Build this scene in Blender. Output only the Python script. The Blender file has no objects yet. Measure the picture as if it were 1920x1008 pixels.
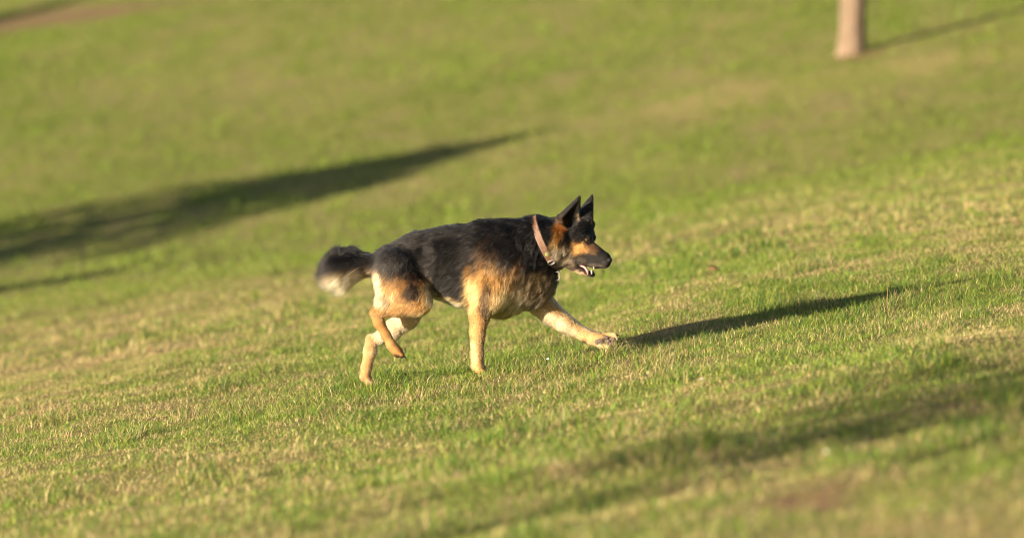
import bpy, math, random
import numpy as np
from mathutils import Vector, Matrix

# ------------------------------------------------------------------ scene set-up
scene = bpy.context.scene
COL = scene.collection
rng = np.random.default_rng(7)
random.seed(7)

CAM_H = 1.40                 # camera height above the ground at the dog
DIST = 25.0                  # metres from the camera to the dog
FPX = 1920 * 200 / 36.0      # focal length in photo pixels
HOR = 93.0                   # photo row of the level line
PITCH = math.atan((504 - HOR) / FPX)
K = DIST / FPX               # metres per photo pixel at the dog

cam_data = bpy.data.cameras.new('camera')
cam = bpy.data.objects.new('camera', cam_data)
COL.objects.link(cam)
cam.location = (0, 0, CAM_H)
cam.rotation_euler = (math.pi / 2 - PITCH, 0, 0)
cam_data.sensor_width = 36
cam_data.lens = 200
cam_data.clip_start = 0.1
cam_data.clip_end = 3000
cam_data.dof.use_dof = True
cam_data.dof.focus_distance = DIST - 0.1
cam_data.dof.aperture_fstop = 2.25
scene.camera = cam

SUN_EL = math.radians(9.7)
SUN_AZ = math.radians(40.5)    # the light travels to the right and away from the camera
LDIR = Vector((math.cos(SUN_EL) * math.cos(SUN_AZ), math.cos(SUN_EL) * math.sin(SUN_AZ), -math.sin(SUN_EL)))

world = bpy.data.worlds.new('World')
scene.world = world
world.use_nodes = True
wn = world.node_tree.nodes
wl = world.node_tree.links
bg = wn['Background']
sky = wn.new('ShaderNodeTexSky')
sky.sky_type = 'NISHITA'
sky.sun_disc = False
sky.sun_elevation = SUN_EL
to_sun = -LDIR
sky.sun_rotation = math.atan2(to_sun.x, to_sun.y)
sky.air_density = 1.0
sky.dust_density = 1.0
wl.new(sky.outputs[0], bg.inputs['Color'])
bg.inputs['Strength'].default_value = 0.05

sun_data = bpy.data.lights.new('sun', 'SUN')
sun_data.energy = 5.0
sun_data.angle = math.radians(0.55)
sun_data.color = (1.0, 0.86, 0.64)
sun = bpy.data.objects.new('sun', sun_data)
COL.objects.link(sun)
sun.rotation_euler = LDIR.to_track_quat('-Z', 'Y').to_euler()
sun.location = (-20, -20, 20)

scene.view_settings.view_transform = 'Standard'
scene.view_settings.look = 'None'
scene.view_settings.exposure = 1.78
scene.view_settings.gamma = 1.0
scene.cycles.use_denoising = True
try:
    scene.cycles.denoiser = 'OPENIMAGEDENOISE'
    scene.cycles.denoising_input_passes = 'RGB_ALBEDO_NORMAL'
    scene.cycles.denoising_prefilter = 'ACCURATE'
except Exception:
    pass
scene.cycles.filter_width = 1.1
scene.cycles.max_bounces = 6
scene.cycles.diffuse_bounces = 3
scene.cycles.transmission_bounces = 4
scene.cycles.sample_clamp_indirect = 4.0


def tag(o, label=None, cat=None, group=None, kind=None):
    if label: o['label'] = label
    if cat: o['category'] = cat
    if group: o['group'] = group
    if kind: o['kind'] = kind
    return o


def link(name, data, parent=None):
    o = bpy.data.objects.new(name, data)
    COL.objects.link(o)
    if parent is not None:
        o.parent = parent
    return o


def np_mesh(name, verts, faces_flat, loop_starts, loop_totals, smooth=True):
    me = bpy.data.meshes.new(name)
    me.vertices.add(len(verts))
    me.vertices.foreach_set('co', np.asarray(verts, np.float32).ravel())
    me.loops.add(len(faces_flat))
    me.loops.foreach_set('vertex_index', np.asarray(faces_flat, np.int32))
    me.polygons.add(len(loop_starts))
    me.polygons.foreach_set('loop_start', np.asarray(loop_starts, np.int32))
    try:
        me.polygons.foreach_set('loop_total', np.asarray(loop_totals, np.int32))
    except Exception:
        pass
    me.update(calc_edges=True)
    if smooth:
        me.polygons.foreach_set('use_smooth', np.ones(len(loop_starts), dtype=bool))
    me.validate()
    return me


def quads_mesh(name, verts, quads, smooth=True):
    q = np.asarray(quads, np.int32)
    n = len(q)
    return np_mesh(name, verts, q.ravel(), np.arange(n) * 4, np.full(n, 4), smooth)


def set_color(me, name, cols):
    a = me.attributes.new(name, 'FLOAT_COLOR', 'POINT')
    c = np.ones((len(cols), 4), np.float32)
    c[:, :3] = cols
    a.data.foreach_set('color', c.ravel())


# value noise in numpy, any number of octaves
_lat = {}
def vnoise(x, y, scale, seed=0, octaves=1):
    if seed not in _lat:
        _lat[seed] = np.random.default_rng(1000 + seed).random((256, 256)).astype(np.float32)
    L = _lat[seed]
    out = np.zeros_like(np.asarray(x, float)); amp = 1.0; tot = 0
    for o in range(octaves):
        u = np.asarray(x) / scale * 2 ** o + 17.3 * o + 100; v = np.asarray(y) / scale * 2 ** o + 9.1 * o + 100
        i = np.floor(u).astype(int); j = np.floor(v).astype(int)
        fu = u - i; fv = v - j
        fu = fu * fu * (3 - 2 * fu); fv = fv * fv * (3 - 2 * fv)
        i0, i1, j0, j1 = i % 256, (i + 1) % 256, j % 256, (j + 1) % 256
        out += amp * ((L[i0, j0] * (1 - fu) + L[i1, j0] * fu) * (1 - fv) + (L[i0, j1] * (1 - fu) + L[i1, j1] * fu) * fv)
        tot += amp; amp *= 0.5
    return out / tot


def sstep(a, b, x):
    t = np.clip((x - a) / (b - a), 0, 1)
    return t * t * (3 - 2 * t)


# ------------------------------------------------------------------ materials
def mat_new(name):
    m = bpy.data.materials.new(name)
    m.use_nodes = True
    return m, m.node_tree.nodes, m.node_tree.links, m.node_tree.nodes['Principled BSDF']


def simple_mat(name, col, rough=0.6, metal=0.0, noise=0.15, scale=60.0, bump=0.0, spec=0.5):
    m, n, l, b = mat_new(name)
    tc = n.new('ShaderNodeTexCoord')
    nz = n.new('ShaderNodeTexNoise'); nz.inputs['Scale'].default_value = scale; nz.inputs['Detail'].default_value = 6
    l.new(tc.outputs['Object'], nz.inputs['Vector'])
    r = n.new('ShaderNodeValToRGB')
    r.color_ramp.elements[0].position = 0.3; r.color_ramp.elements[1].position = 0.7
    r.color_ramp.elements[0].color = tuple(max(0, c * (1 - noise)) for c in col) + (1,)
    r.color_ramp.elements[1].color = tuple(min(1, c * (1 + noise)) for c in col) + (1,)
    l.new(nz.outputs['Fac'], r.inputs['Fac'])
    l.new(r.outputs['Color'], b.inputs['Base Color'])
    b.inputs['Roughness'].default_value = rough
    b.inputs['Metallic'].default_value = metal
    b.inputs['Specular IOR Level'].default_value = spec
    if bump:
        bp = n.new('ShaderNodeBump'); bp.inputs['Strength'].default_value = bump; bp.inputs['Distance'].default_value = 0.01
        l.new(nz.outputs['Fac'], bp.inputs['Height']); l.new(bp.outputs['Normal'], b.inputs['Normal'])
    return m


# ------------------------------------------------------------------ terrain
def ground_z(x, y):
    x = np.asarray(x, float); y = np.asarray(y, float)
    lat = 0.147 * 40 * np.tanh(x / 40.0)
    # flat meadow, then the far hillside
    t = np.clip((y - 45.0) / 8.0, 0, None)
    rise = np.where(t < 1, 0.5 * t * t * 8.0, (t - 0.5) * 8.0) * 0.085
    over = np.clip(y - 130, 0, None)
    rise = rise - 0.085 * over * sstep(0, 80, over)
    lip = 0.16 * np.exp(-((y - 57.0) / 0.8) ** 2) * sstep(0.5, 2.5, x)
    und = 0.075 * (vnoise(x, y, 1.7, 1, 2) - 0.5) + 0.05 * (vnoise(x, y, 0.45, 2, 2) - 0.5)
    big = 0.34 * (vnoise(x, y, 7.0, 3, 2) - 0.5) * sstep(36, 50, y)
    pads = sum(q * np.exp(-((x - (p - 960) * K) / sx_) ** 2 - ((y - DIST) / sy_) ** 2) for p, q, sx_, sy_ in ((690, 0.030, 0.28, 1.2), (1130, 0.024, 0.16, 0.5), (890, -0.008, 0.2, 0.6)))
    win = sstep(0.25, 0.7, x) * (1 - sstep(2.6, 4.0, x))
    und = und * (1 - 0.7 * win * np.exp(-((y - 26.2) / 2.0) ** 2))
    pads = pads + 0.022 * win * np.clip(y - 25.2, 0, 2.6) * (1 - sstep(28, 44, y))
    return -0.018 + lat + rise + lip + und * (1 - 0.5 * sstep(42, 52, y)) + big + pads


def px_to_ground(px, py):
    """Where a ray through a photo pixel meets the ground."""
    dx = (px - 960) / FPX; dz = -(py - HOR) / FPX
    prev = None
    ys = np.arange(8, 250, 0.05)
    d = CAM_H + dz * ys - ground_z(dx * ys, ys)
    k = np.argmax(d < 0) if (d < 0).any() else len(ys) - 1
    y = ys[k]
    return Vector((dx * y, y, float(ground_z(dx * y, y))))


def dry_field(x, y):
    """0 = fresh green grass, 1 = straw; the far hillside is greener."""
    base = 0.22 * vnoise(x, y * 0.5, 3.2, 10, 2) + 0.36 * vnoise(x, y * 0.35, 0.6, 11, 3) + 0.42 * vnoise(x, y * 0.5, 0.16, 12, 2)
    far = sstep(40, 52, y)
    base = 0.5 + 2.6 * (base - 0.5) - 0.10 * far + 0.12 * np.exp(-((y - 40) / 6.0) ** 2)
    return np.clip(base, 0, 1)


SOIL_SPOTS = []     # (x, y, rx, ry) patches nearly bare of grass
for (sx_, sy_, ra_, rb_) in ((1565, 942, 0.09, 0.3), (1470, 950, 0.06, 0.25), (1800, 770, 0.10, 0.4), (1335, 514, 0.07, 0.4), (30, 50, 3.0, 2.6), (330, 655, .1, .4), (1600, 112, .35, .7)):
    g_ = px_to_ground(sx_, sy_); SOIL_SPOTS.append((g_.x, g_.y, ra_, rb_))
def soil_field(x, y):
    out = np.zeros_like(np.asarray(x, float))
    for (sx, sy, ra, rb) in SOIL_SPOTS:
        q = np.sqrt(((x - sx) / ra) ** 2 + ((y - sy) / rb) ** 2) + 0.7 * (vnoise(x, y, 0.3 * (ra + rb), 61, 2) - 0.5)
        out = np.maximum(out, 1 - sstep(0.55, 1.15, q))
    return out

def build_ground():
    xs = np.concatenate([-np.geomspace(14, 500, 26)[::-1], np.arange(-13.8, 13.81, 0.15), np.geomspace(14, 500, 26)])
    ys = np.concatenate([-np.geomspace(4, 300, 16)[::-1], np.arange(-3, 11, 0.6), np.arange(11, 40, 0.12), np.arange(40, 66, 0.25), np.arange(66, 130, 1.0), np.geomspace(131, 900, 24)])
    X, Y = np.meshgrid(xs, ys, indexing='ij')
    Z = ground_z(X, Y)
    nx, ny = X.shape
    V = np.stack([X, Y, Z], -1).reshape(-1, 3)
    I = np.arange(nx * ny).reshape(nx, ny)
    Q = np.stack([I[:-1, :-1], I[1:, :-1], I[1:, 1:], I[:-1, 1:]], -1).reshape(-1, 4)
    me = quads_mesh('ground', V, Q)
    dv = dry_field(V[:, 0], V[:, 1])
    sv = soil_field(V[:, 0], V[:, 1])
    set_color(me, 'cover', np.stack([dv, sv, dv], -1))
    m, n, l, b = mat_new('meadow_ground')
    geo = n.new('ShaderNodeNewGeometry')
    def noise(sc, det, rough=0.6):
        t = n.new('ShaderNodeTexNoise'); t.inputs['Scale'].default_value = sc; t.inputs['Detail'].default_value = det
        t.inputs['Roughness'].default_value = rough
        l.new(geo.outputs['Position'], t.inputs['Vector']); return t
    def ramp(src, p0, c0, p1, c1):
        r = n.new('ShaderNodeValToRGB')
        r.color_ramp.elements[0].position = p0; r.color_ramp.elements[0].color = (*c0, 1)
        r.color_ramp.elements[1].position = p1; r.color_ramp.elements[1].color = (*c1, 1)
        l.new(src, r.inputs['Fac']); return r
    def mix(f, a, c):
        x = n.new('ShaderNodeMix'); x.data_type = 'RGBA'
        if isinstance(f, float): x.inputs['Factor'].default_value = f
        else: l.new(f, x.inputs['Factor'])
        l.new(a, x.inputs[6]); l.new(c, x.inputs[7]); return x.outputs[2]
    fine = noise(35, 8); mid = noise(2.2, 6); big = noise(0.35, 4)
    g = ramp(fine.outputs['Fac'], 0.35, (0.075, 0.095, 0.018), 0.68, (0.20, 0.22, 0.045))
    s = ramp(fine.outputs['Fac'], 0.35, (0.13, 0.10, 0.045), 0.7, (0.32, 0.25, 0.11))
    ca = n.new('ShaderNodeAttribute'); ca.attribute_name = 'cover'
    sep = n.new('ShaderNodeSeparateColor'); l.new(ca.outputs['Color'], sep.inputs[0])
    c0 = mix(sep.outputs[0], g.outputs['Color'], s.outputs['Color'])
    so = ramp(fine.outputs['Fac'], 0.35, (0.10, 0.060, 0.032), 0.7, (0.27, 0.170, 0.092))
    c1 = mix(sep.outputs[1], c0, so.outputs['Color'])
    l.new(c1, b.inputs['Base Color'])
    b.inputs['Roughness'].default_value = 0.95
    b.inputs['Specular IOR Level'].default_value = 0.1
    bp = n.new('ShaderNodeBump'); bp.inputs['Strength'].default_value = 0.8; bp.inputs['Distance'].default_value = 0.02
    l.new(fine.outputs['Fac'], bp.inputs['Height']); l.new(bp.outputs['Normal'], b.inputs['Normal'])
    me.materials.append(m)
    return tag(link('ground', me), kind='structure')

ground = build_ground()


# ------------------------------------------------------------------ grass
def grass_material():
    m, n, l, b = mat_new('grass_blades')
    at = n.new('ShaderNodeAttribute'); at.attribute_name = 'blade'
    l.new(at.outputs['Color'], b.inputs['Base Color'])
    b.inputs['Roughness'].default_value = 0.5
    b.inputs['Specular IOR Level'].default_value = 0.35
    tr = n.new('ShaderNodeBsdfTranslucent'); l.new(at.outputs['Color'], tr.inputs['Color'])
    mx = n.new('ShaderNodeMixShader'); mx.inputs['Fac'].default_value = 0.3
    l.new(b.outputs[0], mx.inputs[1]); l.new(tr.outputs[0], mx.inputs[2])
    l.new(mx.outputs[0], n['Material Output'].inputs['Surface'])
    return m

GRASS = grass_material()

PAL = np.array([(0.125, 0.210, 0.027), (0.050, 0.112, 0.024), (0.212, 0.276, 0.040), (0.285, 0.295, 0.050),
                (0.500, 0.390, 0.195), (0.340, 0.225, 0.105)], np.float32)


def build_blades(name, pts, hmean, wmean, seg3, seed, dark=1.0):
    r = np.random.default_rng(seed)
    N = len(pts); x, y = pts[:, 0], pts[:, 1]
    z = ground_z(x, y) - 0.004
    dry = dry_field(x, y)
    tuft = sstep(0.54, 0.78, vnoise(x, y * 0.5, 0.20, 21, 2))
    h = hmean * (0.5 + 0.9 * r.random(N)) * (0.7 + 1.1 * tuft) * (1.12 - 0.45 * dry)
    lying = r.random(N) < (0.12 + 0.30 * dry)
    w = wmean * (0.6 + 0.8 * r.random(N))
    phi = r.random(N) * 2 * np.pi
    lean = np.where(lying, 1.0 + 0.5 * r.random(N), np.abs(r.normal(0, 0.62, N)) + 0.05)
    curl = np.where(lying, 0.3, 0.25 + 0.7 * r.random(N))
    psi = phi + np.pi / 2 + r.normal(0, 0.6, N)
    # colours: one per blade
    u = r.random(N)
    far_ = sstep(34, 50, y)
    pdry = np.clip(0.05 + (0.80 - 0.50 * far_) * dry ** 1.3 + 0.25 * lying, 0, 0.92)
    ci = np.where(u < pdry, np.where(r.random(N) < 0.66, 4, 5), 0)
    gsel = r.random(N)
    ggreen = np.where(gsel < 0.38, 0, np.where(gsel < 0.52 + 0.2 * tuft, 1, np.where(gsel < 0.85, 2, 3)))
    ci = np.where(ci == 0, ggreen, ci)
    tone = 0.80 + 0.40 * vnoise(x, y * 0.7, 4.5, 71, 2)
    col = PAL[ci] * 1.0; mean_ = np.array((0.150, 0.208, 0.022)); col = col + (mean_ - col) * (0.72 * far_)[:, None]
    col = col * (0.62 + 0.76 * r.random((N, 1))) * dark * tone[:, None]
    # geometry
    ts = [0, 0.4, 0.75, 1.0] if seg3 else [0, 0.55, 1.0]
    cx = []; 
    for t in ts:
        a = lean + curl * t * t
        rad = h * t * np.sin(np.clip(a, 0, 1.5)); up = h * t * np.cos(np.clip(a, 0, 1.45))
        cx.append(np.stack([x + rad * np.cos(phi), y + rad * np.sin(phi), z + up + 0.003 * t], -1))
    side = np.stack([np.cos(psi), np.sin(psi), np.zeros(N)], -1) * (w / 2)[:, None]
    rows = []
    for i, t in enumerate(ts[:-1]):
        s = side * (1 - 0.75 * t ** 1.5)
        rows += [cx[i] - s, cx[i] + s]
    rows.append(cx[-1])
    nv = len(rows)
    V = np.stack(rows, 1).reshape(-1, 3)
    base = (np.arange(N) * nv)[:, None]
    nq = len(ts) - 2
    pat = []; starts = []; tots = []; off = 0
    for q in range(nq):
        pat += [2 * q, 2 * q + 1, 2 * q + 3, 2 * q + 2]; starts.append(off); tots.append(4); off += 4
    pat += [2 * nq, 2 * nq + 1, 2 * nq + 2]; starts.append(off); tots.append(3); off += 3
    F = (base + np.array(pat)[None, :]).ravel()
    S = ((np.arange(N) * off)[:, None] + np.array(starts)[None, :]).ravel()
    T = np.tile(tots, N)
    me = np_mesh(name, V, F, S, T, smooth=False)
    shade = np.ones(nv, np.float32)
    C = (col[:, None, :] * shade[None, :, None]).reshape(-1, 3)
    set_color(me, 'blade', C)
    me.materials.append(GRASS)
    return me


def scatter(y0, y1, margin, dens, seed, inframe=True):
    r = np.random.default_rng(seed)
    xm = 0.0925 * y1 + margin
    n = int(dens * (y1 - y0) * 2 * xm)
    x = (r.random(n) * 2 - 1) * xm; y = y0 + r.random(n) * (y1 - y0)
    inside = np.abs(x) < 0.0925 * y + 0.25
    keep = np.abs(x) < 0.0925 * y + margin
    keep &= inside | (r.random(n) < 0.35)
    clump = vnoise(x, y, 0.12, 31, 2)
    keep &= r.random(n) < 0.45 + 0.9 * clump
    keep &= r.random(n) < 1.03 - np.where(y > 60, 1.0, 0.75) * soil_field(x, y)
    return np.stack([x, y], -1)[keep]

def build_grass():
    parts = []
    rt = np.random.default_rng(77); tp = []
    feet = [(684, 728, .10, 420), (700, 730, .07, 240), (897, 712, .11, 480), (1135, 668, .10, 260)]
    for (qx, qy, sp, cnt) in feet:
        g = px_to_ground(qx, qy); tp.append(np.stack([g.x + rt.normal(0, sp * .45, cnt), g.y + rt.normal(-.03, sp * 1.2, cnt)], -1))
    for _ in range(420):
        y0 = rt.uniform(14.5, 34); x0 = rt.uniform(-1, 1) * (0.092 * y0 + .4); cnt = int(rt.integers(30, 110)); sp = rt.uniform(.02, .05)
        tp.append(np.stack([x0 + rt.normal(0, sp, cnt), y0 + rt.normal(0, sp, cnt)], -1))
    tp = np.concatenate(tp)
    near = scatter(13.0, 21.0, 1.5, 6000, 1)
    mid = scatter(21.0, 32.0, 1.5, 9500, 2)
    far1 = scatter(32.0, 46.0, 2.0, 2600, 3)
    far2 = scatter(46.0, 95.0, 3.0, 620, 4)
    objs = []
    for nm, pts, h, w, s3, sd in (('t', tp, 0.058, 0.0028, True, 9), ('n', near, 0.040, 0.0025, True, 5), ('m', mid, 0.036, 0.0022, True, 6),
                              ('f', far1, 0.048, 0.0045, False, 7), ('g', far2, 0.055, 0.009, False, 8)):
        me = build_blades('grass', pts, h, w, s3, sd)
        objs.append((me, len(pts)))
    names = ['grass'] * 5
    for (me, c), nm in zip(objs, names):
        o = tag(link(nm, me), 'short green and straw coloured meadow grass growing on the slope', 'grass', kind='stuff')
    print('blades', [c for _, c in objs])

build_grass()


# ------------------------------------------------------------------ the dog: implicit body -> one continuous mesh
DOG_Y = DIST
def W(px, py, y=0.0):
    """Photo pixel + depth offset from the dog's middle plane -> world point."""
    return np.array([(px - 960) * K, DOG_Y + y, CAM_H - (py - HOR) * K])

HT = math.radians(25)
HF = np.array([math.cos(HT), -math.sin(HT), 0]); HL = np.array([math.sin(HT), math.cos(HT), 0]); HU = np.array([0, 0, 1.0])
HPX = 1066
def H(px, py, l=0.0):
    """Photo pixel + sideways offset (far side +) in the turned head's frame -> world point."""
    x = (px - HPX) * K
    f = (x - l * math.sin(HT)) / math.cos(HT)
    return np.array([(px - 960) * K, DOG_Y - 0.01 - f * math.sin(HT) + l * math.cos(HT), CAM_H - (py - HOR) * K])

EYE3 = np.eye(3); HEADM = np.stack([HF, HL, HU])
PR = []
def prim(a, b, ra, rb, region, flow=(-1, 0, -0.3), hair=0.022, blend=8, frame=None, sc=(1, 1, 1), op='add', noflow=False):
    PR.append(dict(a=np.asarray(a, float), b=np.asarray(b, float), ra=ra * K, rb=rb * K, region=region, flow=np.array(flow, float),
                   hair=hair, k=blend * K, M=EYE3 if frame is None else frame, sc=np.array(sc, float), op=op))

def chain(pts, region, **kw):
    """pts: (px, py, y, r)"""
    for p, q in zip(pts[:-1], pts[1:]):
        prim(W(*p[:3]), W(*q[:3]), p[3], q[3], region, **kw)

# torso
TS = (1, 0.60, 1)
chain([(738, 497, 0, 39), (790, 492, 0, 54), (842, 493, 0, 65)], 'torso', blend=14, sc=TS, flow=(-1, 0, -0.35), hair=0.026)
chain([(842, 493, 0, 65), (892, 499, 0, 76)], 'torso', blend=14, sc=TS, flow=(-1, 0, -0.45), hair=0.026)
chain([(892, 499, 0, 76), (938, 506, 0, 82), (975, 500, 0, 72)], 'torso', blend=14, sc=(1, 0.62, 1), flow=(-1, 0, -0.55), hair=0.028)
chain([(975, 505, 0, 66), (1004, 532, 0, 32)], 'torso', blend=16, sc=(1, 0.75, 1), flow=(-0.5, 0, -1), hair=0.034)
chain([(905, 432, 0, 14), (955, 430, 0, 14)], 'torso', blend=18, flow=(-1, 0, -0.1), hair=0.030)
# neck
chain([(968, 470, 0, 54), (1004, 456, -0.012, 46), (1040, 452, -0.03, 42)], 'neck', blend=14, sc=(1, 0.80, 1), flow=(-0.8, 0, -0.7), hair=0.036)
# shoulder of the near front leg and the leg
NS = -0.088
chain([(935, 500, -0.075, 44), (918, 545, NS - 0.006, 34), (900, 584, NS, 20)], 'nf', blend=12, sc=(1, 0.6, 1), flow=(-0.35, 0, -1), hair=0.020)
chain([(900, 584, NS, 20), (895.5, 622, NS, 14), (894.5, 662, NS, 11.6), (895, 682, NS, 11.8)], 'nf', blend=6, sc=(1, 0.85, 1), flow=(-0.1, 0, -1), hair=0.010)
chain([(896, 684, NS, 12), (903, 692, NS, 10)], 'nf', blend=4, sc=(1, 1.05, 1), flow=(0.4, 0, -1), hair=0.007)
for i, dy in enumerate((-0.026, -0.009, 0.009, 0.026)):
    prim(W(899, 691, NS + dy * 0.8), W(908 + (2 if i in (1, 2) else 0), 697, NS + dy), 6.4, 5.6, 'nf', blend=2.5, flow=(0.8, 0, -0.6), hair=0.005)
# far front leg, stretched forward
FS = 0.080
chain([(985, 535, 0.06, 40), (1014, 570, FS, 23)], 'ff', blend=12, sc=(1, 0.7, 1), flow=(0.3, 0, -1), hair=0.016)
chain([(1014, 570, FS, 23), (1060, 608, FS, 16.5), (1098, 630, FS - 0.005, 12), (1118, 637, FS - 0.01, 12)], 'ff', blend=7, sc=(1, 0.85, 1), flow=(0.8, 0, -0.6), hair=0.012)
prim(W(1024, 596, FS), W(1050, 614, FS), 9, 6, 'ff', blend=8, flow=(0.3, 0, -1), hair=0.022)
chain([(1112, 637, FS - 0.01, 12), (1130, 640, FS - 0.015, 12.5)], 'ff', blend=5, flow=(1, 0, 0), hair=0.008)
TOES = [((1131, 632), (1153, 630)), ((1132, 638), (1156, 637)), ((1131, 644), (1151, 645)), ((1126, 648), (1142, 651))]
for i, (t0, t1) in enumerate(TOES):
    dy = FS - 0.005 - 0.010 * i
    prim(W(*t0, dy), W(*t1, dy - 0.006), 7, 5.6, 'ff', blend=2.5, flow=(1, 0, 0), hair=0.005)
# near hind leg: thigh, second thigh, hock, foot
NH = -0.080
chain([(742, 505, -0.062, 40), (768, 548, NH, 33), (783, 566, NH, 22)], 'nh', blend=12, sc=(1, 0.62, 1), flow=(-0.5, 0, -1), hair=0.018)
chain([(722, 520, -0.06, 20), (722, 562, NH, 13), (716, 580, NH, 10)], 'nh', blend=12, sc=(1, 0.8, 1), flow=(-0.45, 0, -1), hair=0.030)
chain([(785, 566, NH, 20), (745, 574, NH, 16), (709, 583, NH, 10)], 'nh', blend=10, sc=(1, 0.72, 1), flow=(-0.7, 0, -0.7), hair=0.013)
chain([(703, 585, NH, 9.5), (711, 602, NH, 10.0), (724, 626, NH, 8.4), (734, 643, NH, 9.2)], 'nh', blend=5, sc=(1, 0.85, 1), flow=(0.5, 0, -1), hair=0.008)
chain([(735, 646, NH, 9.8), (746, 658, NH, 10.5)], 'nh', blend=4, sc=(1, 1.15, 1), flow=(0.6, 0, -1), hair=0.006)
for i, dy in enumerate((-0.022, -0.007, 0.008, 0.022)):
    prim(W(744, 656, NH + dy * .8), W(753 + (1 if i in (1, 2) else 0), 664, NH + dy), 6, 5.2, 'nh', blend=2.5, flow=(0.8, 0, -0.6), hair=0.004)
# far hind leg, pushing off
FH = 0.075
chain([(750, 520, 0.055, 40), (768, 575, FH, 26), (763, 598, FH, 19)], 'fh', blend=12, sc=(1, 0.65, 1), flow=(-0.5, 0, -1), hair=0.016)
chain([(763, 596, FH, 20), (733, 622, FH, 17), (700, 640, FH, 11)], 'fh', blend=8, sc=(1, 0.75, 1), flow=(-0.7, 0, -0.7), hair=0.013)
chain([(694, 638, FH, 10), (693, 660, FH, 12), (686, 690, FH, 9.5), (683.5, 708, FH, 9.5)], 'fh', blend=6, sc=(1, 0.85, 1), flow=(-0.1, 0, -1), hair=0.008)
chain([(683.5, 708, FH, 9.5), (691, 719, FH, 9)], 'fh', blend=4, sc=(1, 1.2, 1), flow=(0.5, 0, -1), hair=0.006)
for i, dy in enumerate((-0.024, -0.008, 0.008, 0.024)):
    prim(W(689, 718, FH + dy * .8), W(698 + (1 if i in (1, 2) else 0), 723, FH + dy), 5, 4.6, 'fh', blend=2.5, flow=(0.8, 0, -0.6), hair=0.004)
# tail: a sabre curve whose tip turns up and back on the far side
chain([(724, 494, 0, 20), (696, 498, 0, 16)], 'tail', blend=12, flow=(-1, 0, -0.30), hair=0.024)
chain([(696, 498, 0, 16), (668, 501, 0.0, 17)], 'tail', blend=12, flow=(-1, 0, -0.35), hair=0.036)
chain([(668, 501, 0.0, 18), (647, 508, 0.0, 20), (630, 511, 0.004, 14)], 'tail', blend=14, flow=(-0.80, 0, -0.62), hair=0.056)
chain([(629, 509, 0.006, 12), (623, 497, 0.014, 10), (631, 487, 0.02, 9)], 'tail', blend=14, flow=(-0.55, 0, 0.4), hair=0.024)
chain([(631, 487, 0.02, 9), (650, 483, 0.024, 8), (668, 485, 0.024, 6)], 'tail', blend=14, flow=(0.9, 0, 0.15), hair=0.040)
# head (turned towards the camera)
HB = tuple(-HF * 0.9 + np.array([0, 0, -0.35]))
def hprim(p, q, ra, rb, region='head', flow=None, hair=0.010, blend=8, sc=(1, 0.85, 1), op='add'):
    prim(H(*p), H(*q), ra, rb, region, flow=HB if flow is None else flow, hair=hair, blend=blend, frame=HEADM, sc=sc, op=op)
hprim((1058, 440), (1083, 437), 34, 30, sc=(1, 0.95, 1), hair=0.016)            # skull
hprim((1055, 468), (1078, 472), 31, 27, sc=(1, 0.98, 1), hair=0.022, blend=12, flow=(-0.6, 0, -0.8))            # cheeks and ruff
hprim((1092, 469), (1131, 485), 26.5, 15, sc=(1, 0.86, 1), hair=0.0055, blend=10)  # muzzle
hprim((1118, 490), (1134, 491), 11.5, 9, sc=(1, 1.0, 1), hair=0.004, blend=6)     # lips, front
hprim((1095, 486), (1118, 490), 11, 10.5, sc=(1, 1.25, 1), hair=0.004, blend=6)     # lips, side
hprim((1094, 440, -0.030), (1104, 445, -0.026), 8, 6, sc=(1, 1, 1), hair=0.007, blend=6)  # near brow
hprim((1107, 440, 0.030), (1112, 444, 0.026), 7, 5.5, sc=(1, 1, 1), hair=0.007, blend=6)   # far brow
hprim((1072, 498), (1092, 508), 8, 6.5, 'jaw', sc=(1, 1.9, 1), hair=0.006, blend=3)
hprim((1092, 508), (1110, 513.5), 6.0, 4.8, 'jaw', sc=(1, 1.8, 1), hair=0.006, blend=3)
# ears: flattened cones, hollowed at the front
def ear(base, tip, rb_, l0, l1, hollow, thin=0.62):
    B = H(base[0], base[1], l0); T = H(tip[0], tip[1], l1)
    ax = (T - B) / np.linalg.norm(T - B)
    nrm = HF * hollow[0] + HL * hollow[1]; nrm -= ax * nrm.dot(ax); nrm /= np.linalg.norm(nrm)
    sd = np.cross(ax, nrm)
    M = np.stack([nrm, sd, ax])
    prim(B, T, rb_, 3.2, 'ear', flow=tuple(ax), hair=0.008, blend=7, frame=M, sc=(thin, 1.0, 1.0))
    prim(B + nrm * 0.024 + ax * 0.012, T + nrm * 0.010 - ax * 0.016, rb_ * 0.72, 1.5, 'ear', flow=tuple(ax), hair=0.006, blend=2, frame=M, sc=(0.62, 1.0, 1.0), op='sub')
ear((1066, 412), (1085.5, 369), 24, -0.040, -0.052, (0.75, -0.66))
ear((1096, 412), (1109.5, 368), 27, 0.040, 0.052, (0.75, 0.66), 0.8)

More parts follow.
